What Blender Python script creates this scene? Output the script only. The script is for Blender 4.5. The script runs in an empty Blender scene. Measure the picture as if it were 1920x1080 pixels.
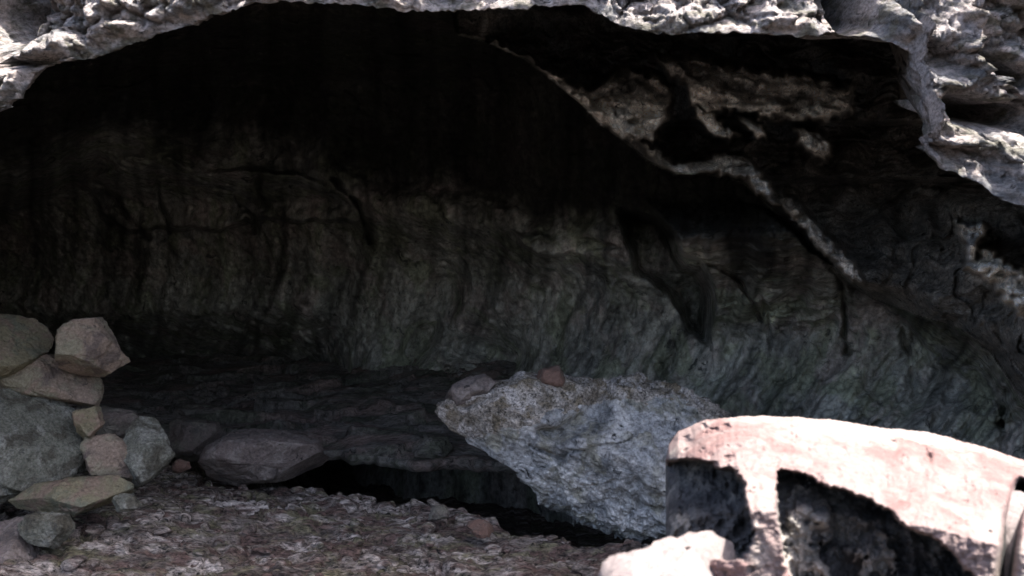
import bpy, math
import numpy as np
R = math.radians
scene = bpy.context.scene
C = bpy.context.collection

# ------------------------------------------------------------------ camera
F = 1663.0; CZ = 1.4
cam = bpy.data.cameras.new("camera"); cam_ob = bpy.data.objects.new("camera", cam)
C.objects.link(cam_ob); scene.camera = cam_ob
cam_ob.location = (0, 0, CZ); cam_ob.rotation_euler = (R(90), 0, 0)
cam.sensor_width = 36; cam.lens = 36 * F / 1920
cam.clip_start = 0.05; cam.clip_end = 2000
cam.dof.use_dof = True; cam.dof.focus_distance = 5.6; cam.dof.aperture_fstop = 4.5

# ------------------------------------------------------------------ sky, sun, exposure
SUN_EL, SUN_AZ = R(68), R(118)          # azimuth clockwise from +Y
w = bpy.data.worlds.new("World"); scene.world = w; w.use_nodes = True
nt = w.node_tree; bg = nt.nodes['Background']
sky = nt.nodes.new('ShaderNodeTexSky'); sky.sky_type = 'NISHITA'; sky.sun_disc = False
sky.dust_density = 3.5; sky.air_density = 0.7; sky.ozone_density = 0.5; sky.sun_elevation = SUN_EL; sky.sun_rotation = SUN_AZ
nt.links.new(sky.outputs[0], bg.inputs[0]); bg.inputs[1].default_value = 0.15
sun = bpy.data.lights.new("sun", 'SUN'); so = bpy.data.objects.new("sun", sun); C.objects.link(so)
sun.energy = 4.3; sun.angle = R(0.5); sun.color = (1, 0.95, 0.88)
from mathutils import Vector
sd = Vector((math.sin(SUN_AZ) * math.cos(SUN_EL), math.cos(SUN_AZ) * math.cos(SUN_EL), math.sin(SUN_EL)))
so.rotation_euler = sd.to_track_quat('Z', 'Y').to_euler()
scene.render.engine = 'CYCLES'
scene.cycles.max_bounces = 4; scene.cycles.diffuse_bounces = 2
scene.view_settings.view_transform = 'Standard'; scene.view_settings.look = 'None'
scene.view_settings.exposure = 2.2; scene.view_settings.gamma = 1

# ------------------------------------------------------------------ numeric helpers
rng = np.random.default_rng(7)
PERM = rng.permutation(256); PERM = np.concatenate([PERM, PERM, PERM])
G3 = rng.normal(size=(256, 3)); G3 /= np.linalg.norm(G3, axis=1)[:, None]
def perlin(x, y, z):
    x, y, z = np.broadcast_arrays(np.asarray(x, float), np.asarray(y, float), np.asarray(z, float))
    xi, yi, zi = np.floor(x).astype(int), np.floor(y).astype(int), np.floor(z).astype(int)
    xf, yf, zf = x - xi, y - yi, z - zi
    f = lambda t: t * t * t * (t * (t * 6 - 15) + 10)
    u, v, w_ = f(xf), f(yf), f(zf)
    def g(a, b, c):
        h = PERM[(PERM[(PERM[(xi + a) & 255] + yi + b) & 255] + zi + c) & 255]
        gr = G3[h]
        return gr[..., 0] * (xf - a) + gr[..., 1] * (yf - b) + gr[..., 2] * (zf - c)
    l = lambda t, a, b: a + t * (b - a)
    return l(w_, l(v, l(u, g(0,0,0), g(1,0,0)), l(u, g(0,1,0), g(1,1,0))),
                 l(v, l(u, g(0,0,1), g(1,0,1)), l(u, g(0,1,1), g(1,1,1)))) * 1.6
def fbm(P, s, o=5, rough=0.5, off=0.0):
    r = 0; a = 1.0
    for k in range(o):
        r = r + a * perlin(P[..., 0] * s + off, P[..., 1] * s + off * 1.7, P[..., 2] * s - off)
        s *= 2.03; a *= rough
    return r
def ridged(P, s, o=4, off=0.0):
    r = 0; a = 1.0
    for k in range(o):
        r = r + a * (1 - 2 * np.abs(perlin(P[..., 0] * s + off, P[..., 1] * s + off, P[..., 2] * s - off)))
        s *= 2.1; a *= 0.5
    return r
def blocky(P, s, off=0.0):
    """cellular offsets: each cell gets its own height, for fractured faces"""
    Q = P * s + off
    Q = Q + 0.35 * np.stack([fbm(Q, 0.9, 2, off=1.), fbm(Q, 0.9, 2, off=5.), fbm(Q, 0.9, 2, off=9.)], -1)
    Qi = np.floor(Q).astype(int)
    best = np.full(Q.shape[:-1], 1e9); second = best.copy(); val = np.zeros_like(best); tlt = np.zeros_like(best)
    for a in (-1, 0, 1):
        for b in (-1, 0, 1):
            for c in (-1, 0, 1):
                cell = Qi + np.array([a, b, c])
                h = PERM[(PERM[(PERM[cell[..., 0] & 255] + cell[..., 1]) & 255] + cell[..., 2]) & 255]
                p = cell + 0.5 + 0.42 * G3[h]
                dv = Q - p; d = np.linalg.norm(dv, axis=-1)
                hv = (h / 255.0 - 0.5)
                tl = (dv * G3[(h * 7 + 3) & 255]).sum(-1)
                m = d < best
                second = np.where(m, best, np.minimum(second, d))
                val = np.where(m, hv, val); tlt = np.where(m, tl, tlt); best = np.where(m, d, best)
    return val, tlt, second - best
def sstep(x, a, b):
    t = np.clip((x - a) / (b - a), 0, 1); return t * t * (3 - 2 * t)
def at(px, py, d):
    px, py, d = np.broadcast_arrays(np.asarray(px, float), np.asarray(py, float), np.asarray(d, float))
    return np.stack([(px - 960) / F * d, d, CZ - (py - 540) / F * d], -1)
def seg_dist(px, py, pts):
    pts = np.array(pts, float); best = np.full(px.shape, 1e9)
    for a, b in zip(pts[:-1], pts[1:]):
        ab = b - a; t = np.clip(((px - a[0]) * ab[0] + (py - a[1]) * ab[1]) / (ab @ ab), 0, 1)
        best = np.minimum(best, np.hypot(px - a[0] - t * ab[0], py - a[1] - t * ab[1]))
    return best
def inside(px, py, poly):
    poly = np.array(poly, float); r = np.zeros(px.shape, bool); n = len(poly)
    for i in range(n):
        a, b = poly[i], poly[(i + 1) % n]
        c = ((a[1] > py) != (b[1] > py)) & (px < (b[0] - a[0]) * (py - a[1]) / (b[1] - a[1] + 1e-9) + a[0])
        r ^= c
    return r
def sdf(px, py, poly):
    d = seg_dist(px, py, list(poly) + [poly[0]])
    return np.where(inside(px, py, poly), d, -d)      # positive inside
def interp(x, pts):
    pts = np.array(pts, float); return np.interp(x, pts[:, 0], pts[:, 1])

# ------------------------------------------------------------------ mesh helpers
def obj(name, V, faces, mat, parent=None, smooth=True):
    me = bpy.data.meshes.new(name)
    V = np.asarray(V, float).reshape(-1, 3); faces = np.asarray(faces)
    k = faces.shape[1]
    me.vertices.add(len(V)); me.vertices.foreach_set('co', V.ravel())
    me.loops.add(faces.size); me.loops.foreach_set('vertex_index', faces.ravel())
    me.polygons.add(len(faces)); me.polygons.foreach_set('loop_start', np.arange(len(faces)) * k)
    me.polygons.foreach_set('loop_total', np.full(len(faces), k))
    me.polygons.foreach_set('use_smooth', np.full(len(faces), smooth))
    me.update(calc_edges=True); me.validate()
    me.materials.append(mat)
    o = bpy.data.objects.new(name, me); C.objects.link(o)
    if parent: o.parent = parent
    return o
def grid_faces(n, m, wrap=False):
    i = np.arange(n - 1)[:, None]; j = np.arange(m if wrap else m - 1)[None, :]
    j2 = (j + 1) % m
    a = i * m + j; b = i * m + j2; c = (i + 1) * m + j2; d = (i + 1) * m + j
    return np.stack([a, b, c, d], -1).reshape(-1, 4)
def tag(o, label=None, cat=None, group=None, kind=None):
    if label: o['label'] = label
    if cat: o['category'] = cat
    if group: o['group'] = group
    if kind: o['kind'] = kind
    return o

# ------------------------------------------------------------------ materials
def rock_mat(name, cols, scale=3.0, speck=0.35, bump=0.5, bscale=1.0, stretch=(1, 1, 1), streak=0.0, rough=0.9, dark=(0.02, 0.02, 0.02), attr=False):
    """cols: list of 3-4 colours mixed by broad noise; speck: strength of small light and dark grains"""
    m = bpy.data.materials.new(name); m.use_nodes = True
    t = m.node_tree; N = t.nodes.new; L = t.links.new
    bs = t.nodes['Principled BSDF']; bs.inputs['Roughness'].default_value = rough
    bs.inputs['Specular IOR Level'].default_value = 0.25
    tc = N('ShaderNodeTexCoord'); mp = N('ShaderNodeMapping'); mp.inputs['Scale'].default_value = stretch
    L(tc.outputs['Object'], mp.inputs[0])
    def noise(s, det=8, ro=0.6, dist=0.0, off=0.0):
        n = N('ShaderNodeTexNoise'); n.inputs['Scale'].default_value = s; n.inputs['Detail'].default_value = det
        n.inputs['Roughness'].default_value = ro; n.inputs['Distortion'].default_value = dist
        if off:
            a = N('ShaderNodeVectorMath'); a.operation = 'ADD'; a.inputs[1].default_value = (off, off * 2, -off)
            L(mp.outputs[0], a.inputs[0]); L(a.outputs[0], n.inputs[0])
        else: L(mp.outputs[0], n.inputs[0])
        return n
    def ramp(src, p0, p1):
        r = N('ShaderNodeMapRange'); r.interpolation_type = 'SMOOTHSTEP'
        r.inputs[1].default_value = p0; r.inputs[2].default_value = p1; L(src, r.inputs[0]); return r.outputs[0]
    def mix(f, a, b, mode='MIX'):
        x = N('ShaderNodeMix'); x.data_type = 'RGBA'; x.blend_type = mode
        if isinstance(f, float): x.inputs[0].default_value = f
        else: L(f, x.inputs[0])
        for k, v in ((6, a), (7, b)):
            if isinstance(v, tuple): x.inputs[k].default_value = (*v, 1)
            else: L(v, x.inputs[k])
        return x.outputs[2]
    col = cols[0]
    for k, c in enumerate(cols[1:]):
        n = noise(scale * (1 + 0.6 * k), 6, 0.62, 0.6, 3.1 * (k + 1))
        col = mix(ramp(n.outputs[0], 0.47, 0.62), col, c)
    fine = noise(scale * 14, 8, 0.75, 0.3, 11.0)
    lig = N('ShaderNodeMapRange'); lig.inputs[1].default_value = 0.36; lig.inputs[2].default_value = 0.64
    lig.inputs[3].default_value = 1 - speck; lig.inputs[4].default_value = 1 + speck; L(fine.outputs[0], lig.inputs[0])
    hsv = N('ShaderNodeHueSaturation'); L(lig.outputs[0], hsv.inputs['Value']); 
    if isinstance(col, tuple): hsv.inputs['Color'].default_value = (*col, 1)
    else: L(col, hsv.inputs['Color'])
    col = hsv.outputs[0]
    pits = noise(scale * 5, 9, 0.7, 1.0, 21.0)
    col = mix(ramp(pits.outputs[0], 0.57, 0.68), col, dark)
    if streak:
        mp2 = N('ShaderNodeMapping'); mp2.inputs['Scale'].default_value = (5, 5, 0.45); L(tc.outputs['Object'], mp2.inputs[0])
        ns = N('ShaderNodeTexNoise'); ns.inputs['Scale'].default_value = 1.6; ns.inputs['Detail'].default_value = 7; ns.inputs['Roughness'].default_value = .65
        ns.inputs['Distortion'].default_value = 0.4
        L(mp2.outputs[0], ns.inputs[0])
        r = N('ShaderNodeMapRange'); r.inputs[1].default_value = 0.35; r.inputs[2].default_value = 0.65
        r.inputs[3].default_value = 1 - streak; r.inputs[4].default_value = 1 + streak; L(ns.outputs[0], r.inputs[0])
        h2 = N('ShaderNodeHueSaturation'); L(r.outputs[0], h2.inputs['Value']); L(col, h2.inputs['Color']); col = h2.outputs[0]
    if attr:
        at_ = N('ShaderNodeAttribute'); at_.attribute_name = 'flow_shading'
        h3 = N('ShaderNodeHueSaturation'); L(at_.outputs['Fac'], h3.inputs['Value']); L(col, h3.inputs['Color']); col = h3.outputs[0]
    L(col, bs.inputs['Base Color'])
    b1 = N('ShaderNodeBump'); b1.inputs['Strength'].default_value = bump; b1.inputs['Distance'].default_value = 0.03 * bscale
    nb = noise(scale * 6, 10, 0.72, 0.4, 5.0); L(nb.outputs[0], b1.inputs['Height'])
    b2 = N('ShaderNodeBump'); b2.inputs['Strength'].default_value = bump * 0.8; b2.inputs['Distance'].default_value = 0.012 * bscale
    L(fine.outputs[0], b2.inputs['Height']); L(b1.outputs[0], b2.inputs['Normal'])
    L(b2.outputs[0], bs.inputs['Normal'])
    return m

M = {}
M['arch'] = rock_mat('sunlit_lava_rock', [(0.37, 0.335, 0.325), (0.17, 0.17, 0.175), (0.42, 0.36, 0.335), (0.16, 0.15, 0.125)], 2.6, 0.55, 1.0, 1.6, (1, 1, 1.8))
M['ledge'] = rock_mat('hanging_ledge_rock', [(0.50, 0.47, 0.42), (0.36, 0.35, 0.32), (0.56, 0.51, 0.45)], 3.5, 0.6, 1.0, 1.6, attr=True)
M['hang'] = rock_mat('inner_lava_rock', [(0.50, 0.46, 0.40), (0.36, 0.345, 0.31), (0.56, 0.49, 0.42)], 2.5, 0.5, 1.0, 1.4)
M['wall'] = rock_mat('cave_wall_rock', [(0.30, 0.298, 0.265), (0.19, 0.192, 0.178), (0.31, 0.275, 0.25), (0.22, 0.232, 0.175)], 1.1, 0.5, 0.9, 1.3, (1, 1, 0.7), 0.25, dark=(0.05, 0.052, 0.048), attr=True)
M['painted_shade'] = rock_mat('shade_dark_rock', [(0.09, 0.08, 0.072), (0.13, 0.11, 0.095), (0.065, 0.063, 0.06)], 1.8, 0.4, 0.8, 1.2)  # dark tone that paints shade onto the underside of the arch lip
M['crust'] = rock_mat('brown_crusted_rock', [(0.37, 0.33, 0.29), (0.17, 0.145, 0.115), (0.48, 0.44, 0.41), (0.19, 0.155, 0.11)], 4.0, 0.85, 1.0, 1.3)
M['floor'] = rock_mat('dark_cave_floor', [(0.17, 0.155, 0.14), (0.22, 0.165, 0.145), (0.11, 0.11, 0.085)], 2.0, 0.6, 1.0, 1.5, (0.5, 1.5, 1))
M['ground'] = rock_mat('rubble_ground', [(0.20, 0.165, 0.145), (0.07, 0.056, 0.05), (0.44, 0.385, 0.35), (0.15, 0.135, 0.085), (0.125, 0.082, 0.07)], 3.6, 1.0, 1.0, 1.8, (0.4, 1.1, 1))
M['low_bounce'] = rock_mat('unseen_low_bounce_ground', [(0.055, 0.05, 0.047), (0.035, 0.033, 0.032), (0.08, 0.06, 0.05)], 2.0, 0.6, 1.0, 1.5)  # made-up dark ground that limits light bouncing into the cave
M['boulder'] = rock_mat('boulder_rock', [(0.36, 0.36, 0.36), (0.13, 0.135, 0.14), (0.50, 0.485, 0.47), (0.26, 0.25, 0.21)], 2.2, 0.6, 1.0, 1.4)
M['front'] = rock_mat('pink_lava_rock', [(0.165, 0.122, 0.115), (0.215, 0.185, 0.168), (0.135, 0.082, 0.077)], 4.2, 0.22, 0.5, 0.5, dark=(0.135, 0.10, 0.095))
M['hollow'] = rock_mat('shaded_hollow_rock', [(0.07, 0.066, 0.066), (0.15, 0.14, 0.13), (0.035, 0.034, 0.036)], 7, 0.45, 0.6, 0.6)  # darker than the block, so shade is put into the hollows' colour
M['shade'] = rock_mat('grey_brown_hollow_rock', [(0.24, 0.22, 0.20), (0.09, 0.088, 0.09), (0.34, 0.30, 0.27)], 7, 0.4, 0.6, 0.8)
M['pale'] = rock_mat('pale_rock', [(0.19, 0.16, 0.155), (0.22, 0.185, 0.18)], 6, 0.2, 0.6, 0.6, dark=(0.12, 0.10, 0.10))
M['yellow'] = rock_mat('ochre_rock', [(0.19, 0.165, 0.105), (0.14, 0.14, 0.10), (0.20, 0.145, 0.11)], 4.5, 0.35, 0.8, 1.0, dark=(0.08, 0.065, 0.045))
M['pinkgrey'] = rock_mat('pinkish_brown_rock', [(0.24, 0.18, 0.14), (0.21, 0.19, 0.135), (0.13, 0.10, 0.085)], 4.5, 0.35, 0.8, 1.0, dark=(0.08, 0.065, 0.055))
M['greygreen'] = rock_mat('grey_green_rock', [(0.18, 0.178, 0.145), (0.29, 0.285, 0.25), (0.10, 0.092, 0.072)], 4.5, 0.5, 1.0, 1.4, dark=(0.09, 0.09, 0.08))
M['brown'] = rock_mat('brown_rock', [(0.11, 0.088, 0.078), (0.085, 0.078, 0.07), (0.12, 0.11, 0.09)], 3.5, 0.35, 0.7, 0.8)
M['red'] = rock_mat('red_scoria', [(0.115, 0.07, 0.055), (0.10, 0.075, 0.062)], 8, 0.3, 0.5, 0.5, dark=(0.1, 0.04, 0.03))
M['maroon'] = rock_mat('maroon_rock', [(0.15, 0.12, 0.11), (0.095, 0.08, 0.075), (0.20, 0.17, 0.155)], 4, 0.35, 0.8, 0.9)

# ------------------------------------------------------------------ the cave's inner wall and vault
def axis_samples(ranges):
    out = []
    for a, b, n in ranges: out.append(np.linspace(a, b, n, endpoint=False))
    return np.concatenate(out + [[ranges[-1][1]]])
U1 = axis_samples([(-2600, -60, 110), (-60, 1980, 820), (1980, 4400, 110)])
V1 = axis_samples([(-1500, -20, 60), (-20, 860, 440), (860, 1500, 50)])
U, V = np.meshgrid(U1, V1)
def groove(D, pts, width, depth):
    return D + depth * (0.55 + 0.6 * perlin(U / 23, V / 19, 6.6)) * np.exp(-(seg_dist(Uw, Vw, [(a + WOFF[0], b + WOFF[1]) for a, b in pts]) / (width * (0.25 + 0.4 * RAG))) ** 2)
WOFF = (0, 0); RAG = np.clip(0.7 + 1.2 * perlin(U / 31, V / 27, 9.1), 0.15, 1.3)
# lower wall: far on the left, coming nearer on the right
Uw = U + 18 * perlin(U / 160, V / 130, 3.3) + 6 * perlin(U / 40, V / 40, 8.3)
Vw = V + 14 * perlin(U / 120, V / 160, 13.3) + 7 * perlin(U / 34, V / 34, 1.3) + 3 * perlin(U / 12, V / 12, 2.3)
Dw = interp(U, [(-2600, 6.5), (-900, 10.0), (0, 12.5), (400, 11.4), (900, 9.6), (1250, 8.1), (1600, 6.9), (1920, 6.2), (2900, 5.4), (4400, 5.0)])
bulge = interp(V, [(300, -0.06), (420, 0.0), (520, 0.035), (620, 0.04), (700, 0.02), (780, -0.03), (900, -0.06)])
D = Dw * (1 + bulge)
# soft vertical flow folds that bow to the right
q = U + 0.0011 * np.clip(V - 430, 0, 400) ** 2 + 14 * perlin(U / 90, V / 80, 4.4) + 5 * perlin(U / 27, V / 30, 6.4)
amp = sstep(V, 380, 480)
FLOW_SHADING = 1.12 + 0.65 * perlin(q / 46, V / 330, 0.2) + 0.60 * perlin(q / 17, V / 190, 3.2) + 0.22 * perlin(q / 7, V / 80, 5.2) + 0.10 * perlin(U / 60, V / 5, 5.2)
FLOW_SHADING = np.clip(FLOW_SHADING, 0.3, 2.3)
D += 1.5 * amp * (0.16 * perlin(q / 105, V / 420, 0.5) + 0.07 * perlin(q / 38, V / 260, 4.5) + 0.028 * perlin(q / 13, V / 160, 7.5))
# dark vault above the wall
top = interp(Uw, [(-2600, 420), (-300, 380), (0, 350), (200, 285), (420, 300), (600, 318), (690, 380), (860, 405), (960, 425), (1060, 455), (1180, 470), (1300, 500), (1500, 525), (1640, 585), (1860, 670), (2000, 740), (4400, 900)])
vault = interp(V, [(-1500, 5.0), (-400, 5.0), (30, 7.4), (150, 9.2), (300, 10.2), (420, 10.2), (600, 10.0)])
vault = vault * interp(U, [(-1500, 0.7), (0, 0.85), (500, 1.0), (1200, 0.9), (1900, 0.6), (3000, 0.5)])
curl = 0.75 + 0.25 * sstep(U, 640, 760)
D = D - curl * 1.2 * np.clip((top + 105 - Vw) / 120, 0, 1.1) ** 2 * (1 - 0.35 * sstep(U, 1200, 1700))
D = D + 2.6 * sstep(Vw, 575, 700) * sstep(700 - U, 0, 190)
Vt = Vw + 16 * perlin(U / 70, V / 300, 2.7) + 9 * perlin(U / 24, V / 100, 2.7)
k = sstep(top - Vt, -6 + 0 * U, 16)
k2 = sstep(top - Vt, -70, 60)
D = D * (1 - k2) + np.minimum(vault, Dw * 0.97 - 0.0015 * np.clip(top - V, 0, 400)) * k2
def layer(D, poly, depth, soft=(0, 8)):
    s = sstep(sdf(Uw, Vw, poly), *soft)
    return D * (1 - s) + depth * s
# broken lining above the ledge on the left
D = layer(D, [(150, 345), (230, 290), (330, 300), (470, 322), (560, 325), (625, 345), (668, 392), (690, 425), (600, 415), (480, 424), (330, 424), (240, 430), (190, 400)],
          Dw * 0.955 - 1.6 * sstep(390 - V, 0, 110) + 0.15 * perlin(U / 60, V / 50, 2.2), (-2, 10))
D = groove(D, [(170, 340), (215, 365), (250, 410), (275, 442)], 7, 0.4)
D = groove(D, [(285, 330), (300, 370), (312, 430)], 6, 0.4)
D = groove(D, [(470, 325), (480, 360), (496, 395)], 8, 0.5)
D = groove(D, [(440, 370), (470, 410), (480, 440)], 5, 0.3)
D = groove(D, [(615, 330), (650, 362), (668, 395), (682, 430), (688, 462)], 7, 0.6)
D = groove(D, [(225, 292), (280, 300), (330, 318)], 4, 0.2)
# scarps of the centre wall
D = layer(D, [(960, 430), (1020, 432), (1130, 455), (1170, 470), (1110, 482), (1040, 482), (985, 462)], 8.35, (-2, 12))
for g in ([(868, 430), (880, 462), (893, 490)], [(890, 428), (905, 460), (925, 492)], [(1128, 555), (1108, 590), (1098, 640), (1112, 668), (1100, 700)],
          [(1160, 572), (1145, 600)], [(1262, 640), (1252, 690)], [(1030, 605), (1015, 630)], [(1008, 605), (998, 628)], [(860, 560), (838, 592), (832, 620)],
          [(585, 560), (588, 590)], [(458, 530), (470, 570), (462, 610)], [(1190, 560), (1180, 590)], [(800, 640), (775, 690)], [(540, 480), (525, 520)]):
    D = groove(D, g, 4.5, 0.16)
# dark hollows low on the wall
D += 0.9 * np.exp(-((U - 905) / 62) ** 2 - ((V - 655) / 42) ** 2) + 0.5 * np.exp(-((U - 960) / 30) ** 2 - ((V - 680) / 30) ** 2)
D += 0.5 * np.exp(-((U - 790 + (V - 640) * .5) / 30) ** 2 - ((V - 640) / 60) ** 2)
D += 0.35 * np.exp(-((U - 845) / 26) ** 2 - ((V - 545) / 42) ** 2)
# hanging fold right of centre, black slot on its left
fold = [(1130, 345), (1190, 372), (1232, 400), (1262, 440), (1285, 480), (1318, 500), (1330, 560), (1336, 632), (1342, 760), (1800, 760), (1700, 590), (1600, 520), (1530, 470), (1440, 400), (1360, 350), (1250, 330)]
fd = interp(V, [(330, 4.9), (400, 5.4), (470, 6.1), (540, 7.1), (640, 7.75), (700, 7.8)]) + interp(U, [(1130, 0.2), (1300, 0), (1640, -0.5)]) \
     + 0.16 * perlin(q / 60, V / 200, 1.5) + 0.05 * perlin(q / 20, V / 100, 1.5)
fw = sstep(sdf(Uw, Vw, fold), -3, 9) * sstep(Vw, 365, 450) * (1 - sstep(Vw, 560, 700)) * (1 - 0.0 * U)
D = D * (1 - fw) + fd * fw
D = D + 1.0 * sstep(sdf(Uw, Vw, [(1160, 400), (1232, 415), (1262, 455), (1285, 500), (1308, 520), (1322, 590), (1324, 634), (1300, 620), (1272, 575), (1250, 540), (1200, 500)]), -14, 14)
D = groove(D, [(1318, 500), (1370, 520), (1400, 560), (1425, 600)], 8, 0.35)
D = groove(D, [(1540, 470), (1570, 530), (1580, 600), (1582, 655)], 9, 0.35)
D = groove(D, [(1400, 520), (1440, 590), (1450, 650)], 9, 0.15)
D = groove(D, [(1680, 590), (1700, 660), (1705, 740)], 8, 0.15)
D = groove(D, [(1860, 650), (1885, 720), (1890, 800)], 14, 0.35)
D = groove(D, [(1420, 560), (1430, 590)], 5, 0.2)
# inner hanging shelf, right of the picture, below the arch
shelf = [(860, 62), (920, 78), (985, 108), (1040, 150), (1095, 195), (1130, 232), (1180, 268), (1215, 300), (1262, 322), (1330, 325), (1392, 338), (1430, 372), (1470, 410),
         (1520, 462), (1580, 515), (1640, 560), (1720, 590), (1800, 615), (1860, 660), (1930, 760), (2100, 900), (4400, 1300), (4400, -1500), (1000, -1500), (860, -200)]
# dark recess of the shelf: it overhangs as a set of undersides, so it looks at the floor
sh = interp(U, [(860, 7.6), (1100, 7.2), (1400, 6.9), (1700, 6.4), (1920, 5.6), (3000, 4.0), (4400, 3.4)])
saw = interp(V, [(-400, 0.2), (0, 0.8), (60, 0.9), (115, 0.4), (225, -0.2), (235, 0.9), (330, 0.1), (345, 0.8), (470, 0.0), (600, -0.7)])
sh = sh + saw * 0.7 - 0.5
sw = sstep(U, 1560, 1760)
ss_ = np.clip((sdf(Uw, Vw, shelf) + 3 + 45 * sw) / (11 + 90 * sw), 0, 1); ss_ = ss_ * ss_ * (3 - 2 * ss_)
D = D * (1 - ss_) + (sh + 0.22 * perlin(U / 70, V / 60, 6.2)) * ss_
LOBE = np.zeros(D.shape); LIT_TONE = np.zeros(D.shape)
def lobe(D, poly, dep, soft=(-4, 8), top=0.0, lit=1):
    """a mass of rock at distance dep; top > 0 makes its upper part lean back into the dark"""
    global LOBE
    s_ = sstep(sdf(Uw + 7 * perlin(U / 15, V / 15, 3.1), Vw + 7 * perlin(U / 14, V / 15, 7.1), poly), *soft)
    global LIT_TONE
    LIT_TONE = np.maximum(LIT_TONE, lit * sstep(sdf(Uw + 9 * perlin(U / 15, V / 15, 3.1), Vw + 9 * perlin(U / 14, V / 15, 7.1), poly), -16, 16))  # mask of lobes painted lighter, standing in for light on them
    if lit: LOBE = np.maximum(LOBE, s_ * lit)
    ys_ = [p[1] for p in poly]
    dd = dep + 1.6 * top * (1 - (np.clip(V, min(ys_), max(ys_)) - min(ys_)) / (max(ys_) - min(ys_))) ** 2
    return D * (1 - s_) + (dd + 0.16 * perlin(U / 42, V / 26, 1.1) + 0.10 * perlin(U / 15, V / 13, 4.1)) * s_
# main mass under the lip, painted pale as if lit, and the lobes hanging from it
D = lobe(D, [(1215, 112), (1300, 104), (1400, 116), (1500, 138), (1600, 150), (1606, 205), (1545, 224), (1440, 228), (1370, 205), (1330, 212), (1290, 200), (1284, 160), (1250, 145)], 4.75, (-5, 12), 0.7)
D = lobe(D, [(1010, 128), (1060, 150), (1110, 150), (1160, 128), (1225, 138), (1262, 160), (1256, 200), (1240, 235), (1215, 266), (1180, 268), (1130, 236), (1070, 180)], 4.95, (-4, 10), 0.5)
D = lobe(D, [(905, 72), (935, 78), (985, 104), (1045, 140), (1100, 178), (1150, 232), (1186, 262), (1170, 268), (1130, 236), (1095, 200), (1040, 158), (985, 114)], 5.05, (-2, 5), 0.0, 0.7)
D = lobe(D, [(1290, 195), (1335, 205), (1350, 225), (1374, 250), (1356, 264), (1325, 245), (1300, 220)], 4.75, (-3, 8), 0.2)
D = lobe(D, [(1362, 205), (1400, 210), (1436, 240), (1440, 268), (1415, 262), (1385, 235)], 4.75, (-3, 8), 0.2)
D = lobe(D, [(1488, 238), (1535, 240), (1560, 270), (1552, 302), (1520, 290), (1500, 270)], 4.9, (-4, 8), 0.2)
D = lobe(D, [(1180, 262), (1225, 268), (1260, 292), (1310, 296), (1345, 284), (1390, 290), (1430, 325), (1480, 372), (1450, 385), (1395, 338), (1330, 326), (1262, 324), (1215, 302)], 5.0, (-3, 7), 0.6, 0.6)
D = lobe(D, [(1440, 340), (1490, 362), (1545, 425), (1612, 495), (1625, 535), (1600, 530), (1530, 465), (1465, 395)], 5.2, (-3, 7), 0.6, 0.55)
D = lobe(D, [(1790, 412), (1850, 410), (1864, 430), (1838, 452), (1868, 478), (1930, 520), (1980, 600), (1905, 580), (1850, 530), (1800, 502), (1808, 450)], 3.95, (-4, 10), 0.3)
D = groove(D, [(1866, 430), (1835, 448), (1826, 480)], 7, 0.5)
D = lobe(D, [(1688, 130), (1706, 128), (1716, 180), (1702, 190)], 4.6, (-3, 6), 0.2)
P = at(U, V, D)
n1 = fbm(P, 1.6, 5, 0.55); r1 = ridged(P, 2.6, 4, 3.0)
k_rough = 0.35 + 0.65 * sstep(sdf(U, V, shelf), -10, 30)
bv, bt, be = blocky(P, 3.2, 2.0); _, bt2_, _ = blocky(P * np.array([1, 1, .6]), 6.5, 4.0)
disp = k_rough * (0.06 * n1 - 0.05 * r1 + 0.10 * bv + 0.16 * bt) + 0.03 * fbm(P, 7, 3, .5, 2.)
disp += 0.018 * fbm(P, 16, 3, .6, 4.) + 0.010 * bt2_
disp = disp * np.where((U > -100) & (U < 2050), 1, 1.5)
D2 = D + disp
P = at(U, V, D2)
wall = obj('cave_wall', P.reshape(-1, 3), grid_faces(*U.shape)[:, ::-1], M['wall'])
wall.data.materials.append(M['ledge']); wall.data.materials.append(M['painted_shade'])
Uc = (U[:-1, :-1] + U[1:, 1:]) / 2; Vc = (V[:-1, :-1] + V[1:, 1:]) / 2
inshelf = inside(Uc, Vc, shelf)
far = np.zeros(Uc.shape, bool)
vault_shade = sstep(top - Vt + 30 * perlin(U / 60, V / 60, 5.5) + 12 * perlin(U / 14, V / 14, 5.5), -20, 70)
FLOW_SHADING = FLOW_SHADING * (1 - 0.9 * vault_shade)  # vault colour darkened as painted shade above the wall top
FLOW_SHADING = FLOW_SHADING * (1 + 1.3 * np.exp(-(seg_dist(Uw, Vw, [(1228, 400), (1262, 435), (1285, 478), (1318, 496)]) / 15) ** 2) + 0.5 * np.exp(-(seg_dist(Uw, Vw, [(1425, 530), (1450, 600)]) / 14) ** 2) + 0.6 * np.exp(-(seg_dist(Uw, Vw, [(1000, 462), (1060, 474), (1120, 474)]) / 9) ** 2))  # pale stroke on the fold rim is painted light
mi = np.where(inshelf & (LOBE[:-1, :-1] > -1), 1, np.where(far, 2, 0)).astype(np.int32)
sm_ = (sdf(U, V, shelf) > -4) * 1.0
sm_ = sm_ * 1.0
FLOW_SHADING = np.where(sm_ > 0, np.clip(0.46 + 1.9 * LIT_TONE ** 1.3 * np.clip(0.75 + 1.3 * perlin(U / 38, V / 30, 8.8), 0.2, 1.25) + 0.25 * perlin(U / 50, V / 40, .6) + 0.2 * perlin(U / 17, V / 14, .6), 0.2, 2.0), FLOW_SHADING)  # shelf colour: light painted on the lobes, shade between them
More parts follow.
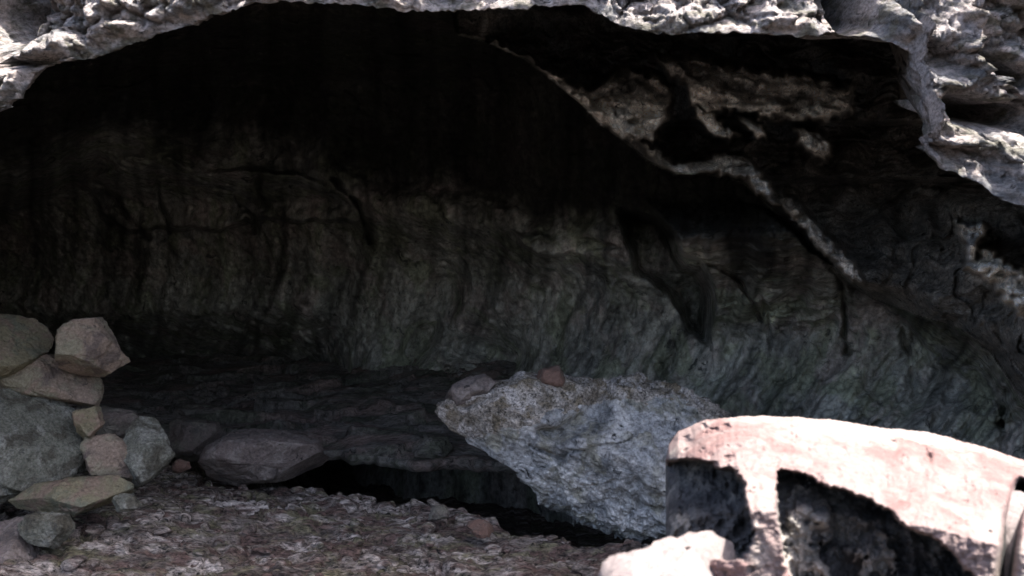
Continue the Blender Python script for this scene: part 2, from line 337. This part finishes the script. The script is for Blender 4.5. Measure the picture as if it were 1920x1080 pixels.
FLOW_SHADING = np.where(sm_ > 0, FLOW_SHADING, FLOW_SHADING * (1 - 0.55 * fw * sstep(sdf(Uw, Vw, fold), 34, 70) * (1 - sstep(Vw, 500, 590))))  # upper fold darkened in colour to stand for its shade
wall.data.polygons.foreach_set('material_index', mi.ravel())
fa = wall.data.attributes.new('flow_shading', 'FLOAT', 'POINT'); fa.data.foreach_set('value', FLOW_SHADING.ravel().astype(np.float32))  # flow streaks plus painted light and shade
tag(wall, kind='structure')

# ------------------------------------------------------------------ the sunlit arch: outer face, its lip and the start of the vault
edge = [(-3200, 900), (-1500, 1000), (-600, 760), (-250, 440), (-100, 262), (0, 210), (52, 182), (68, 140), (105, 118), (165, 112), (240, 88), (300, 66), (350, 48), (420, 22), (470, 8), (540, 2), (620, 8), (680, 12),
        (760, 20), (850, 20), (870, 18), (960, 14), (1090, 10), (1125, 25), (1165, 50), (1230, 62), (1300, 64), (1400, 60), (1500, 68), (1555, 62), (1600, 55), (1650, 70), (1690, 92), (1712, 104), (1734, 200), (1750, 290), (1775, 318), (1830, 340), (1870, 372),
        (1930, 388), (2050, 410), (2400, 470), (3100, 640), (3600, 900), (4600, 1100)]
E = np.array(edge, float)
def resample(E, step_in, step_out):
    out = [E[0]]
    for a, b in zip(E[:-1], E[1:]):
        L_ = np.hypot(*(b - a)); inn = (-100 < a[0] < 2000)
        n = max(1, int(L_ / (step_in if inn else step_out)))
        for t in np.linspace(0, 1, n + 1)[1:]: out.append(a + t * (b - a))
    return np.array(out)
Es = resample(E, 2.6, 25)
Es[:, 1] += 5 * perlin(Es[:, 0] / 23, Es[:, 1] / 23, 0.7) + 3 * perlin(Es[:, 0] / 8, Es[:, 1] / 8, 0.2)
ux, uy = Es[:, 0], Es[:, 1]
dA = interp(ux, [(-3200, 14.0), (-1500, 5.5), (-600, 3.6), (-300, 3.7), (300, 3.8), (900, 3.75), (1550, 3.65), (1700, 3.6), (1745, 3.4), (1920, 3.3), (2400, 3.4), (3100, 4.2), (4600, 11.0)])
base = at(ux, uy, dA)
face_h = np.concatenate([[0, .004, .01, .02], np.linspace(0.03, 1.3, 120), np.linspace(1.4, 8.0, 30), [8.6, 9.0, 9.2]])
face_y = np.concatenate([[0, 0, 0, 0], np.zeros(120) + np.linspace(0, 0.6, 120), np.linspace(.66, 3.5, 30), [5, 12, 45]])
rows = []
tbl = interp(ux, [(1500, 0), (1736, 0.0), (1742, 1.0), (2300, 1.0)])
for h, yy in zip(face_h, face_y):
    p = base.copy()
    flat = sstep(np.array([h]), 0.0, 2.5)[0]           # higher rows even out the edge line, as a cliff would
    zt = p[:, 2] * (1 - flat) + 2.6 * flat + h
    p[:, 2] = zt; p[:, 1] += yy
    rows.append(p)
# from the lip inwards and upwards behind it
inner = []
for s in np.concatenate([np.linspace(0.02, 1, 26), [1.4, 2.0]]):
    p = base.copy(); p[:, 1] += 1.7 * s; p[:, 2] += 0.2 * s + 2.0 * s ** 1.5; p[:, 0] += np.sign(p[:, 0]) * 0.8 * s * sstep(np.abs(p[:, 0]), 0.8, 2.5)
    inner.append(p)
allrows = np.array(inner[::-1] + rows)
hh = np.concatenate([-np.concatenate([np.linspace(0.02, 1, 26), [1.4, 2.0]])[::-1], face_h])
P = allrows
a_out = np.ones(P.shape[:2])
n1 = fbm(P, 1.3, 5, .55, 4.); r1 = ridged(P * np.array([1, 1, 1.5]), 2.0, 5, 1.)
bv, bt, be = blocky(P * np.array([1, 1, 1.4]), 2.3, 7.0)
bv2, bt2, be2 = blocky(P * np.array([1, 1, 1.3]), 7.0, 3.0)
pxx = P[..., 0] / P[..., 1] * F + 960; pyy = 540 - (P[..., 2] - CZ) / P[..., 1] * F
disp = 0.10 * n1 - 0.05 * r1 + 0.14 * bv + 0.13 * bt + 0.06 * bv2 + 0.09 * bt2
disp += 0.05 * np.exp(-(be / 0.06) ** 2) + 0.02 * np.exp(-(be2 / 0.10) ** 2)
disp += 0.05 * fbm(P, 9, 5, .65, 6.)
# clefts seen in the photo
def cleft(pts, wd, dp): return dp * np.exp(-(seg_dist(pxx, pyy, pts) / wd) ** 2)
disp += cleft([(1600, -80), (1600, 0), (1612, 50)], 34, 1.8)
disp += cleft([(1820, 40), (1835, 110), (1870, 130), (1925, 160)], 14, 0.4)
disp += cleft([(1790, 205), (1850, 215), (1930, 225)], 20, 0.6)
disp += cleft([(-10, 40), (30, 20), (20, -60)], 40, 0.7)
disp += cleft([(10, 118), (60, 122), (110, 115)], 8, 0.22)
fade = np.where(hh >= 0, sstep(hh, -0.001, 0.10) * 0.85 + 0.15, 0.5)[:, None]
P = P.copy(); P[..., 1] += disp * fade
P[..., 2] += 0.25 * disp * fade
arch = obj('cliff_arch', P.reshape(-1, 3), grid_faces(P.shape[0], P.shape[1]), M['arch'])
arch.data.materials.append(M['painted_shade'])
nin = len(inner) - 5  # inner lip rows take the painted shade tone
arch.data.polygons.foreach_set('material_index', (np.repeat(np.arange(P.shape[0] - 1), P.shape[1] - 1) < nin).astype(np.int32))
tag(arch, kind='structure')

# ------------------------------------------------------------------ ground in front of and inside the mouth
def crest_y(x):
    return interp(x, [(-9, 7.4), (-2.9, 7.0), (-2.5, 6.8), (-1.3, 6.3), (-0.38, 5.75), (0.0, 5.25), (0.35, 5.02), (0.85, 4.9), (2.0, 4.8), (4, 4.6), (9, 4.5)])
def ground_z(x, y, detail=True):
    P = np.stack([x, y, 0 * x], -1)
    yc = crest_y(x) + 0.06 * perlin(x * 3, 0 * x, 0.3)
    z = 0.05 * fbm(P, 0.9, 3) 
    z = z + 0.14 * np.exp(-(((x + 2.3) / 0.9) ** 2 + ((y - 5.3) / 0.7) ** 2))
    z = z * sstep(y, -1, 4) + 0.02 * fbm(P, 0.3, 3) * (y < 0)
    if detail:
        bv, bt, be = blocky(P * np.array([1, 1.5, 1]), 2.6, 11.)
        bv2, bt2, be2 = blocky(P, 9, 5.)
        z = z + 0.028 * bv + 0.045 * bt + 0.014 * bv2 + 0.02 * bt2 + 0.022 * fbm(P * np.array([.6, 1.3, 1]), 5, 5, .6) - 0.02 * np.exp(-(be / .06) ** 2)
    drop = sstep(y - yc, -0.03, 0.16) * sstep(x, -2.75, -2.3)
    return z - 0.75 * drop
xs = axis_samples([(-400, -20, 14), (-20, -4, 40), (-4, 4, 560), (4, 20, 40), (20, 400, 14)])
ys = axis_samples([(-600, -20, 14), (-20, 3.4, 90), (3.4, 7.6, 360), (7.6, 30, 40)])
X, Y = np.meshgrid(xs, ys)
Z = ground_z(X, Y)
Z = Z - 0.04
g = obj('ground', np.stack([X, Y, Z], -1).reshape(-1, 3), grid_faces(*X.shape), M['ground'])
g.data.materials.append(M['low_bounce'])
yc_ = (Y[:-1, :-1] + Y[1:, 1:]) / 2 + 0.3 * perlin(X[:-1, :-1] * 1.3, Y[:-1, :-1] * 1.3, 0.4)
g.data.polygons.foreach_set('material_index', (yc_ < 3.9).astype(np.int32).ravel())  # ground out of view is darkened for its effect on indirect light
tag(g, kind='structure')

# dark inner floor: a raised sheet whose front lip overhangs the slot
xs = axis_samples([(-14, -5, 40), (-5, 3, 420), (3, 12, 40)])
def lip(x): return interp(x, [(-14, 7.2), (-3.6, 6.9), (-2.6, 7.3), (-1.5, 6.95), (-0.3, 6.8), (0.4, 6.7), (2, 6.3), (12, 5)]) + 0.25 * perlin(x * 1.7, 0.3, 0.1) + 0.10 * perlin(x * 5, 0.3, 0.1) + .05 * perlin(x * 13, .3, .1)
prof = [(3.0, -0.75), (2.2, -0.45), (1.4, -0.22), (0.7, -0.14), (0.25, -0.12), (0.05, -0.10), (0.0, -0.05), (0.02, -0.01), (0.06, 0.0)] + [(t, 0.0) for t in np.linspace(0.1, 7, 200)]
pr = np.array(prof)
X = np.repeat(xs[None], len(pr), 0); Y = lip(xs)[None] + pr[:, :1]
P = np.stack([X, Y, 0 * X], -1)
up = np.clip(Y - 7, 0, 9)
Zt = 0.10 + pr[:, 1:] + up * interp(X, [(-6, 0.03), (-3, 0.04), (-1, 0.10), (1, 0.12), (3, .2)])
bv, bt, be = blocky(P * np.array([0.7, 1.3, 1]), 2.2, 21.)
Zt = Zt + (pr[:, 1:] > -0.02) * (0.06 * bv + 0.10 * bt + 0.04 * fbm(P, 2, 5, .6)) * sstep(pr[:, :1], 0.0, 0.15)
fl = obj('cave_floor', np.stack([X, Y, Zt], -1).reshape(-1, 3), grid_faces(*X.shape), M['floor'])
tag(fl, kind='structure')

# ------------------------------------------------------------------ rocks
def rock(name, outline, d, thick, mat, label, cat='rock', seed=0, facets=7, n=96, m=180, rough=0.03, fac_keep=0.80, back=None,
         expo=0.62, carve=None, group=None, edge_rough=1.0, planes=(), parent=None, crusty=0.0035):
    """a closed stone: its silhouette follows the outline, its depth is thick metres front to back, cut by flat facets"""
    rg = np.random.default_rng(seed + 100)
    O = np.array(outline, float)
    cx, cy = O.mean(0)
    # area centroid
    x, y = O[:, 0], O[:, 1]; x2, y2 = np.roll(x, -1), np.roll(y, -1); cr = x * y2 - x2 * y
    A = cr.sum() / 2; cx = ((x + x2) * cr).sum() / (6 * A); cy = ((y + y2) * cr).sum() / (6 * A)
    th = np.linspace(0, 2 * np.pi, m, endpoint=False)
    rad = np.zeros(m)
    for i, t in enumerate(th):
        dx, dy = np.cos(t), np.sin(t); best = 1.0
        for a, b in zip(O, np.roll(O, -1, 0)):
            e = b - a; den = dx * e[1] - dy * e[0]
            if abs(den) < 1e-9: continue
            tt = ((a[0] - cx) * e[1] - (a[1] - cy) * e[0]) / den
            s = ((a[0] - cx) * dy - (a[1] - cy) * dx) / den
            if tt > 0 and -1e-6 <= s <= 1 + 1e-6: best = max(best, tt)
        rad[i] = best
    phi = np.linspace(1e-8, np.pi - 1e-8, n)
    sp = np.sin(phi) ** expo; cp = np.sign(np.cos(phi)) * np.abs(np.cos(phi)) ** 0.8
    px = cx + rad[None] * np.cos(th)[None] * sp[:, None]
    py = cy + rad[None] * np.sin(th)[None] * sp[:, None]
    depth = d - cp[:, None] * thick * 0.5 + 0 * px
    cen = at(cx, cy, d)
    S = d / F
    P = np.stack([(px - 960) * S, depth, CZ - (py - 540) * S], -1)      # real prism-like body, no perspective shear
    Q = P - cen
    rs = np.sqrt(abs(A)) * S * 0.5
    cuts = []
    for k_ in range(facets):
        nv = rg.normal(size=3) * np.array([1, .5, 1]); nv[1] = -abs(nv[1]) - 0.45; nv /= np.linalg.norm(nv)
        cuts.append((nv, fac_keep))
    for nv, kp in planes:
        nv = np.array(nv, float); nv /= np.linalg.norm(nv); cuts.append((nv, kp))
    for nv, kp in cuts:
        s = Q @ nv; lim = s.max() * kp
        over = np.maximum(s - lim, 0)
        # facets shift mainly in depth so that the silhouette survives
        mv = np.array([0.12 * nv[0], nv[1], 0.12 * nv[2]]); mv /= (mv @ nv)
        Q = Q - over[..., None] * mv * 0.93
    W = Q + seed * 3.7
    dn = rs * rough * (1.6 * fbm(W, 1.6 / rs, 3) + 1.0 * fbm(W, 5 / rs, 4, .6))
    bv, bt, be = blocky(W, 2.2 / rs)
    dn = dn + rs * rough * (1.4 * bv + 1.8 * bt)
    dn = dn + crusty * (1.2 * fbm(W, 9, 5, .7, 2.) + 0.8 * ridged(W, 14, 3, 1.))
    nrm = Q / (np.linalg.norm(Q, axis=-1, keepdims=True) + 1e-9)
    Q = Q + nrm * dn[..., None] * edge_rough
    P = Q + cen
    if carve is not None: P = carve(P, px, py, phi[:, None] + 0 * px)
    loc = P.reshape(-1, 3).mean(0); loc[2] = P[..., 2].min()
    o = obj(name, (P - loc).reshape(-1, 3), grid_faces(n, m, True)[:, ::-1], mat, parent)
    o.location = loc
    tag(o, label, cat, group)
    return o

# --- the big boulder under the arch
def boulder_carve(P, px, py, ph):
    front = P[..., 1] < 5.5
    # hollow crack below the brown top, and an undercut at the lower left
    c = 0.14 * np.exp(-(seg_dist(px, py, [(1015, 795), (1050, 778), (1095, 765), (1130, 735)]) / 16) ** 2)
    c += 0.05 * np.exp(-(seg_dist(px, py, [(985, 830), (1030, 850)]) / 5) ** 2)
    c += 0.06 * np.exp(-(seg_dist(px, py, [(925, 730), (900, 745), (870, 760)]) / 6) ** 2)
    c += 0.05 * np.exp(-(seg_dist(px, py, [(1180, 925), (1240, 915), (1260, 935)]) / 6) ** 2)
    P[..., 1] += np.where(front, c, 0)
    return P
bould = rock('boulder', [(822, 778), (826, 760), (858, 744), (930, 722), (985, 706), (1060, 712), (1100, 722), (1150, 726), (1195, 716), (1240, 724), (1290, 742), (1340, 770), (1400, 812), (1465, 880), (1450, 960),
      (1370, 1008), (1240, 1014), (1150, 1000), (1060, 968), (1015, 925), (968, 872), (900, 838), (850, 808)], 5.45, 1.25, M['boulder'],
      'large blue-grey boulder with brown crusted top, narrow lower end, under the arch', 'boulder', seed=3, facets=6, n=300, m=620, rough=0.036, crusty=0.010,
      fac_keep=0.82, carve=boulder_carve, planes=[((0.05, -0.7, 0.7), 0.70), ((-0.4, -0.8, -0.35), 0.74)])
bould.data.materials.append(M['crust'])
def paint(o, fn):
    n_ = len(o.data.polygons); c_ = np.zeros(n_ * 3); o.data.polygons.foreach_get('center', c_); c_ = c_.reshape(-1, 3) + np.array(o.location)
    px = c_[:, 0] / c_[:, 1] * F + 960; py = 540 - (c_[:, 2] - CZ) / c_[:, 1] * F
    o.data.polygons.foreach_set('material_index', fn(px, py, c_).astype(np.int32))
paint(bould, lambda px, py, c: py < interp(px, [(800, 900), (850, 830), (930, 812), (1000, 800), (1060, 772), (1120, 748), (1200, 745), (1300, 765), (1380, 840), (1450, 950)]) + 26 * perlin(px / 40, py / 30, .5) + 14 * perlin(px / 12, py / 10, .5))
rock('rock', [(832, 748), (850, 722), (880, 708), (908, 703), (930, 716), (912, 738), (870, 755), (838, 764)], 5.35, 0.30, M['maroon'],
     'grey-brown stone on the left shoulder of the large boulder', seed=11, n=60, m=110)
rock('rock', [(1002, 712), (1012, 694), (1048, 686), (1057, 706), (1064, 724), (1010, 728)], 5.32, 0.20, M['red'],
     'small pointed reddish stone on the crest of the large boulder', seed=12, n=50, m=90, rough=.02)

# --- foreground block in the sun, out of focus
def front_block():
    top = [(1246, 1000), (1248, 862), (1254, 834), (1272, 808), (1325, 787), (1400, 780), (1500, 782), (1590, 790), (1650, 802), (1740, 810), (1850, 840), (1920, 862), (2050, 930), (2200, 1100), (2300, 1600)]
    tp = np.array(top[1:], float)
    u1 = np.concatenate([1248 + 4 * np.linspace(0, 1, 12) ** 1.0, axis_samples([(1253, 1960, 360), (1960, 2300, 40)])])
    yt = np.interp(u1, tp[:, 0], tp[:, 1]) + 2.0 * perlin(u1 / 30, 0.3, 0.7) + 1.0 * perlin(u1 / 9, 0.3, 0.7)
    v1 = np.concatenate([np.linspace(0, 0.06, 60, endpoint=False), np.linspace(0.06, 0.30, 190, endpoint=False), np.linspace(0.30, 1, 40)])
    PX = np.repeat(u1[None], len(v1), 0); PY = yt[None] + v1[:, None] * (2120 - yt[None])
    wx = PX + 9 * perlin(PX / 45, PY / 45, .4) + 6 * perlin(PX / 11, PY / 11, .9); wy = PY + 5 * perlin(PX / 28, PY / 33, 5.4) + 3 * perlin(PX / 10, PY / 11, 3.9)
    t = np.clip((PY - yt[None] + 12) / 190, 0, 1) ** 0.8
    Dp = 1.98 * (1 - t) + 1.42 * t + 0.10 * sstep(1400 - PX, 0, 170) - 0.06 * sstep(PX, 1700, 2000)
    Dp = Dp + 0.02 * fbm(np.stack([PX / 120, PY / 120, 0 * PX], -1), 1, 3) + 0.002 * fbm(np.stack([PX / 20, PY / 20, 0 * PX], -1), 1, 3)
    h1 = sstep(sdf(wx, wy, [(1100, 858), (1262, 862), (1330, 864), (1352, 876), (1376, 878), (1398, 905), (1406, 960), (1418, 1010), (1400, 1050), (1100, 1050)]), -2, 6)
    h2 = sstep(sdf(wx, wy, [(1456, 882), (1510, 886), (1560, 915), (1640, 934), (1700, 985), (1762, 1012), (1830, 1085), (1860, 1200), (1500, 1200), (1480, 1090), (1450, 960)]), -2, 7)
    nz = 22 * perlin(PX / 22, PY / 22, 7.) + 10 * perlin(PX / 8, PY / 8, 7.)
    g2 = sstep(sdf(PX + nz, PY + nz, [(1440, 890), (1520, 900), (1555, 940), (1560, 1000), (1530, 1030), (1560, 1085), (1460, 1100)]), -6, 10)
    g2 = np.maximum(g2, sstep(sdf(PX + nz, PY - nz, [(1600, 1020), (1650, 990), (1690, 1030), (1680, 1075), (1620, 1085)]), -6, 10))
    h3 = np.exp(-(seg_dist(PX, PY, [(1916, 915), (1898, 975), (1880, 1120)]) / 12) ** 2)
    W_ = np.stack([PX / 30, PY / 24, 0 * PX], -1)
    ex = 0.012 * np.clip(fbm(W_, 1, 4, .6, 3.) - 0.25, 0, 1) * (1 + 1.5 * sstep(1450 - PX, 0, 120)) + 0.005 * fbm(W_, 1.7, 4, .6, 9.) + 0.004 * ridged(W_, 0.5, 3, 4.)
    ex = ex + 0.035 * np.exp(-((PX - 1741) / 6) ** 2 - ((PY - 858) / 8) ** 2) + 0.03 * np.exp(-((PX - 1285) / 14) ** 2 - ((PY - 828) / 8) ** 2) + 0.02 * np.exp(-((PX - 1385) / 9) ** 2 - ((PY - 838) / 6) ** 2)
    deep = 0.26 + 0.03 * fbm(np.stack([PX / 40, PY / 55, 0 * PX], -1), 1, 4, .6, 2.) + 0.04 * perlin(PX / 60, PY / 60, 0.6)
    Dp = Dp + h1 * deep + h2 * (deep - (0.05 + 0.03 * fbm(np.stack([PX / 34, PY / 34, 0 * PX], -1), 1, 3)) * g2) + 0.25 * h3 + ex
    Dp[0] = 2.05
    front = at(PX, PY, Dp)
    # back shell: the same columns at the far side, so the block is closed and thick
    bk = at(PX + 8, PY + 3, 2.1 + 0.35 * np.sqrt(v1)[:, None] + 0 * PX)
    ring = np.concatenate([front, bk[:, ::-1]], 1)
    n_, m_ = ring.shape[:2]
    fc = grid_faces(n_, m_, True)
    cap = [[a, a + 1, m_ - 2 - a, m_ - 1 - a] for a in range(m_ // 2 - 1)]
    fc = np.concatenate([fc, np.array(cap)])
    V_ = ring.reshape(-1, 3); loc = np.array([1.1, 1.8, 0.0])
    o = obj('rock_block', V_ - loc, fc, M['front']); o.location = loc
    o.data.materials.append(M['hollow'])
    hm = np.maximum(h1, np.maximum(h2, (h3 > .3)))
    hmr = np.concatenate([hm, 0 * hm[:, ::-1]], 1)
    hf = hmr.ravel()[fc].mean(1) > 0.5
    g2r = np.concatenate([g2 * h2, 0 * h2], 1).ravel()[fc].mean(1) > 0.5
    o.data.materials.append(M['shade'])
    o.data.polygons.foreach_set('material_index', np.where(g2r, 2, hf).astype(np.int32))  # hollow faces coloured as shade, with lighter patches for weaker shade
    tag(o, 'large pale pink sunlit rock block with two dark hollows near the camera', 'rock')
front_block()
rock('rock', [(1130, 1088), (1170, 1050), (1245, 1020), (1300, 1012), (1400, 1020), (1440, 1060), (1450, 1300), (1500, 2100), (1000, 2200), (1060, 1300)], 1.38, 0.22, M['pale'],
     'pale sunlit stone at the left foot of the pink rock block', seed=6, n=120, m=240, rough=0.03, expo=0.4)
rock('rock', [(1922, 960), (1960, 920), (2100, 900), (2200, 1200), (2200, 2100), (1925, 2100), (1912, 1100)], 1.50, 0.20, M['pale'],
     'pale sunlit stone beyond the narrow black gap at the right edge', seed=8, n=80, m=160, rough=0.02, expo=0.4)

# --- rock pile on the left
R_ = [
 ([(-120, 610), (-40, 588), (0, 585), (38, 592), (50, 594), (70, 622), (79, 652), (58, 678), (20, 702), (0, 712), (-80, 730), (-140, 690)], 5.15, .45, 'yellow', 'ochre and green rock topmost at the left edge of the pile', 21),
 ([(88, 668), (95, 634), (150, 600), (178, 596), (205, 640), (229, 686), (184, 706), (170, 728), (130, 715)], 5.10, .32, 'pinkgrey', 'angular pinkish-brown rock standing upright on top of the left pile', 22),
 ([(-80, 712), (0, 708), (62, 672), (92, 666), (130, 690), (175, 716), (177, 750), (168, 774), (130, 776), (66, 748), (0, 740), (-80, 742)], 5.28, .45, 'pinkgrey', 'grey-brown slab wedged between the upright pinkish rock and the big grey-green rock', 23),
 ([(-160, 760), (-60, 742), (0, 732), (66, 742), (130, 786), (150, 850), (136, 896), (60, 912), (0, 922), (-120, 925), (-180, 860)], 5.05, .60, 'greygreen', 'biggest grey-green rock of the left pile, cut by the left edge', 24),
 ([(126, 775), (178, 764), (186, 798), (166, 818), (150, 838), (138, 812)], 5.10, .22, 'yellow', 'small ochre stone against the right side of the big grey-green rock', 25),
 ([(170, 768), (236, 772), (258, 792), (240, 822), (180, 826), (160, 805)], 5.40, .30, 'brown', 'dark brown streaked stone behind the small ochre stone', 26),
 ([(228, 812), (244, 782), (274, 784), (300, 820), (318, 858), (292, 890), (250, 918), (232, 870)], 5.18, .30, 'greygreen', 'leaning grey stone with a pointed top at the right of the left pile', 27),
 ([(160, 822), (200, 816), (236, 846), (256, 880), (252, 916), (222, 918), (180, 890), (150, 880)], 5.12, .28, 'pinkgrey', 'flat brown stone between the big grey-green rock and the leaning grey stone', 28),
 ([(14, 940), (56, 912), (140, 902), (205, 900), (234, 918), (232, 944), (182, 960), (90, 964), (20, 960)], 4.86, .40, 'yellow', 'long yellow-ochre rock lying flat at the foot of the left pile', 29),
 ([(205, 945), (220, 928), (244, 930), (258, 950), (240, 962), (214, 962)], 4.76, .12, 'greygreen', 'small pale green stone at the right end of the long ochre rock', 30),
 ([(-60, 905), (20, 900), (60, 912), (30, 944), (-50, 950)], 4.95, .35, 'greygreen', 'bluish grey stone under the big grey-green rock at the left edge', 31),
 ([(386, 856), (398, 830), (440, 810), (515, 812), (590, 832), (614, 884), (600, 902), (540, 908), (440, 912), (402, 892)], 6.25, .60, 'maroon', 'rounded maroon-grey rock lying alone between the left pile and the boulder', 32),
 ([(285, 800), (330, 788), (400, 795), (420, 830), (385, 862), (320, 872), (300, 840)], 6.9, .5, 'brown', 'dark brown rock in shade behind the leaning grey stone', 33),
 ([(318, 878), (328, 864), (350, 868), (352, 880), (334, 886)], 6.0, .09, 'red', 'small red stone on the ground left of the rounded maroon-grey rock', 34),
 ([(872, 994), (884, 980), (908, 978), (926, 990), (928, 1002), (880, 1004)], 4.98, .14, 'red', 'small rust-red stone on the ground in front of the boulder', 35),
 ([(806, 972), (812, 955), (832, 950), (842, 964), (836, 974), (815, 976)], 5.2, .10, 'brown', 'small black-brown stone beside the mossy ground patch left of the boulder', 36),
 ([(-60, 1000), (0, 975), (34, 985), (60, 1030), (80, 1090), (60, 1150), (-60, 1150)], 4.6, .35, 'maroon', 'pinkish grey rock cut by the lower left corner', 37),
 ([(20, 990), (60, 966), (110, 972), (130, 1000), (100, 1030), (60, 1025)], 4.55, .25, 'greygreen', 'grey stone below the long ochre rock near the lower left corner', 38),
 ([(770, 836), (800, 820), (836, 824), (850, 845), (820, 858), (780, 856)], 6.85, .30, 'floor', 'low dark grey stone on the lip of the cave floor beside the boulder', 39),
]
for i, (o_, d_, t_, mt, lb, sd_) in enumerate(R_):
    rock('rock' if t_ > 0.15 else 'stone', o_, d_, t_, M[mt], lb, 'rock' if t_ > 0.15 else 'stone', seed=sd_, facets=(5 if sd_ == 32 else 7), n=110, m=220, rough=0.014, fac_keep=0.56, expo=0.30, crusty=0.007)

# --- gravel and chips on the ground: uncountable, one object
rg = np.random.default_rng(5)
ico_v = []; ico_f = []
import bmesh
bm = bmesh.new(); bmesh.ops.create_icosphere(bm, subdivisions=2, radius=1); bm.verts.ensure_lookup_table()
iv = np.array([v.co[:] for v in bm.verts]); jf = np.array([[v.index for v in f.verts] for f in bm.faces]); bm.free()
NG = 3200
gx = rg.uniform(-3.6, 2.2, NG); gy = rg.uniform(4.0, 7.0, NG)
ok = gy < crest_y(gx) - 0.02; gx, gy = gx[ok], gy[ok]
gz = ground_z(gx, gy) - 0.04
VV = []; FF = []
for i in range(len(gx)):
    s = 0.007 + 0.055 * rg.random() ** 7
    q_ = iv.copy()
    for _ in range(4):
        nv = rg.normal(size=3); nv /= np.linalg.norm(nv); sdt = q_ @ nv
        q_ = q_ - np.maximum(sdt - 0.55, 0)[:, None] * nv
    q_ = q_ * s * np.array([rg.uniform(.8, 1.6), rg.uniform(.7, 1.2), rg.uniform(.5, .9)])
    a = rg.uniform(0, 6.3); c_, s_ = math.cos(a), math.sin(a)
    q_ = q_ @ np.array([[c_, s_, 0], [-s_, c_, 0], [0, 0, 1]])
    VV.append(q_ + [gx[i], gy[i], gz[i] + 0.2 * s]); FF.append(jf + i * len(iv))
gr = obj('gravel', np.concatenate(VV), np.concatenate(FF), M['ground'], smooth=False)
tag(gr, 'loose grey and maroon lava gravel strewn over the ground at the cave mouth', 'gravel', kind='stuff')
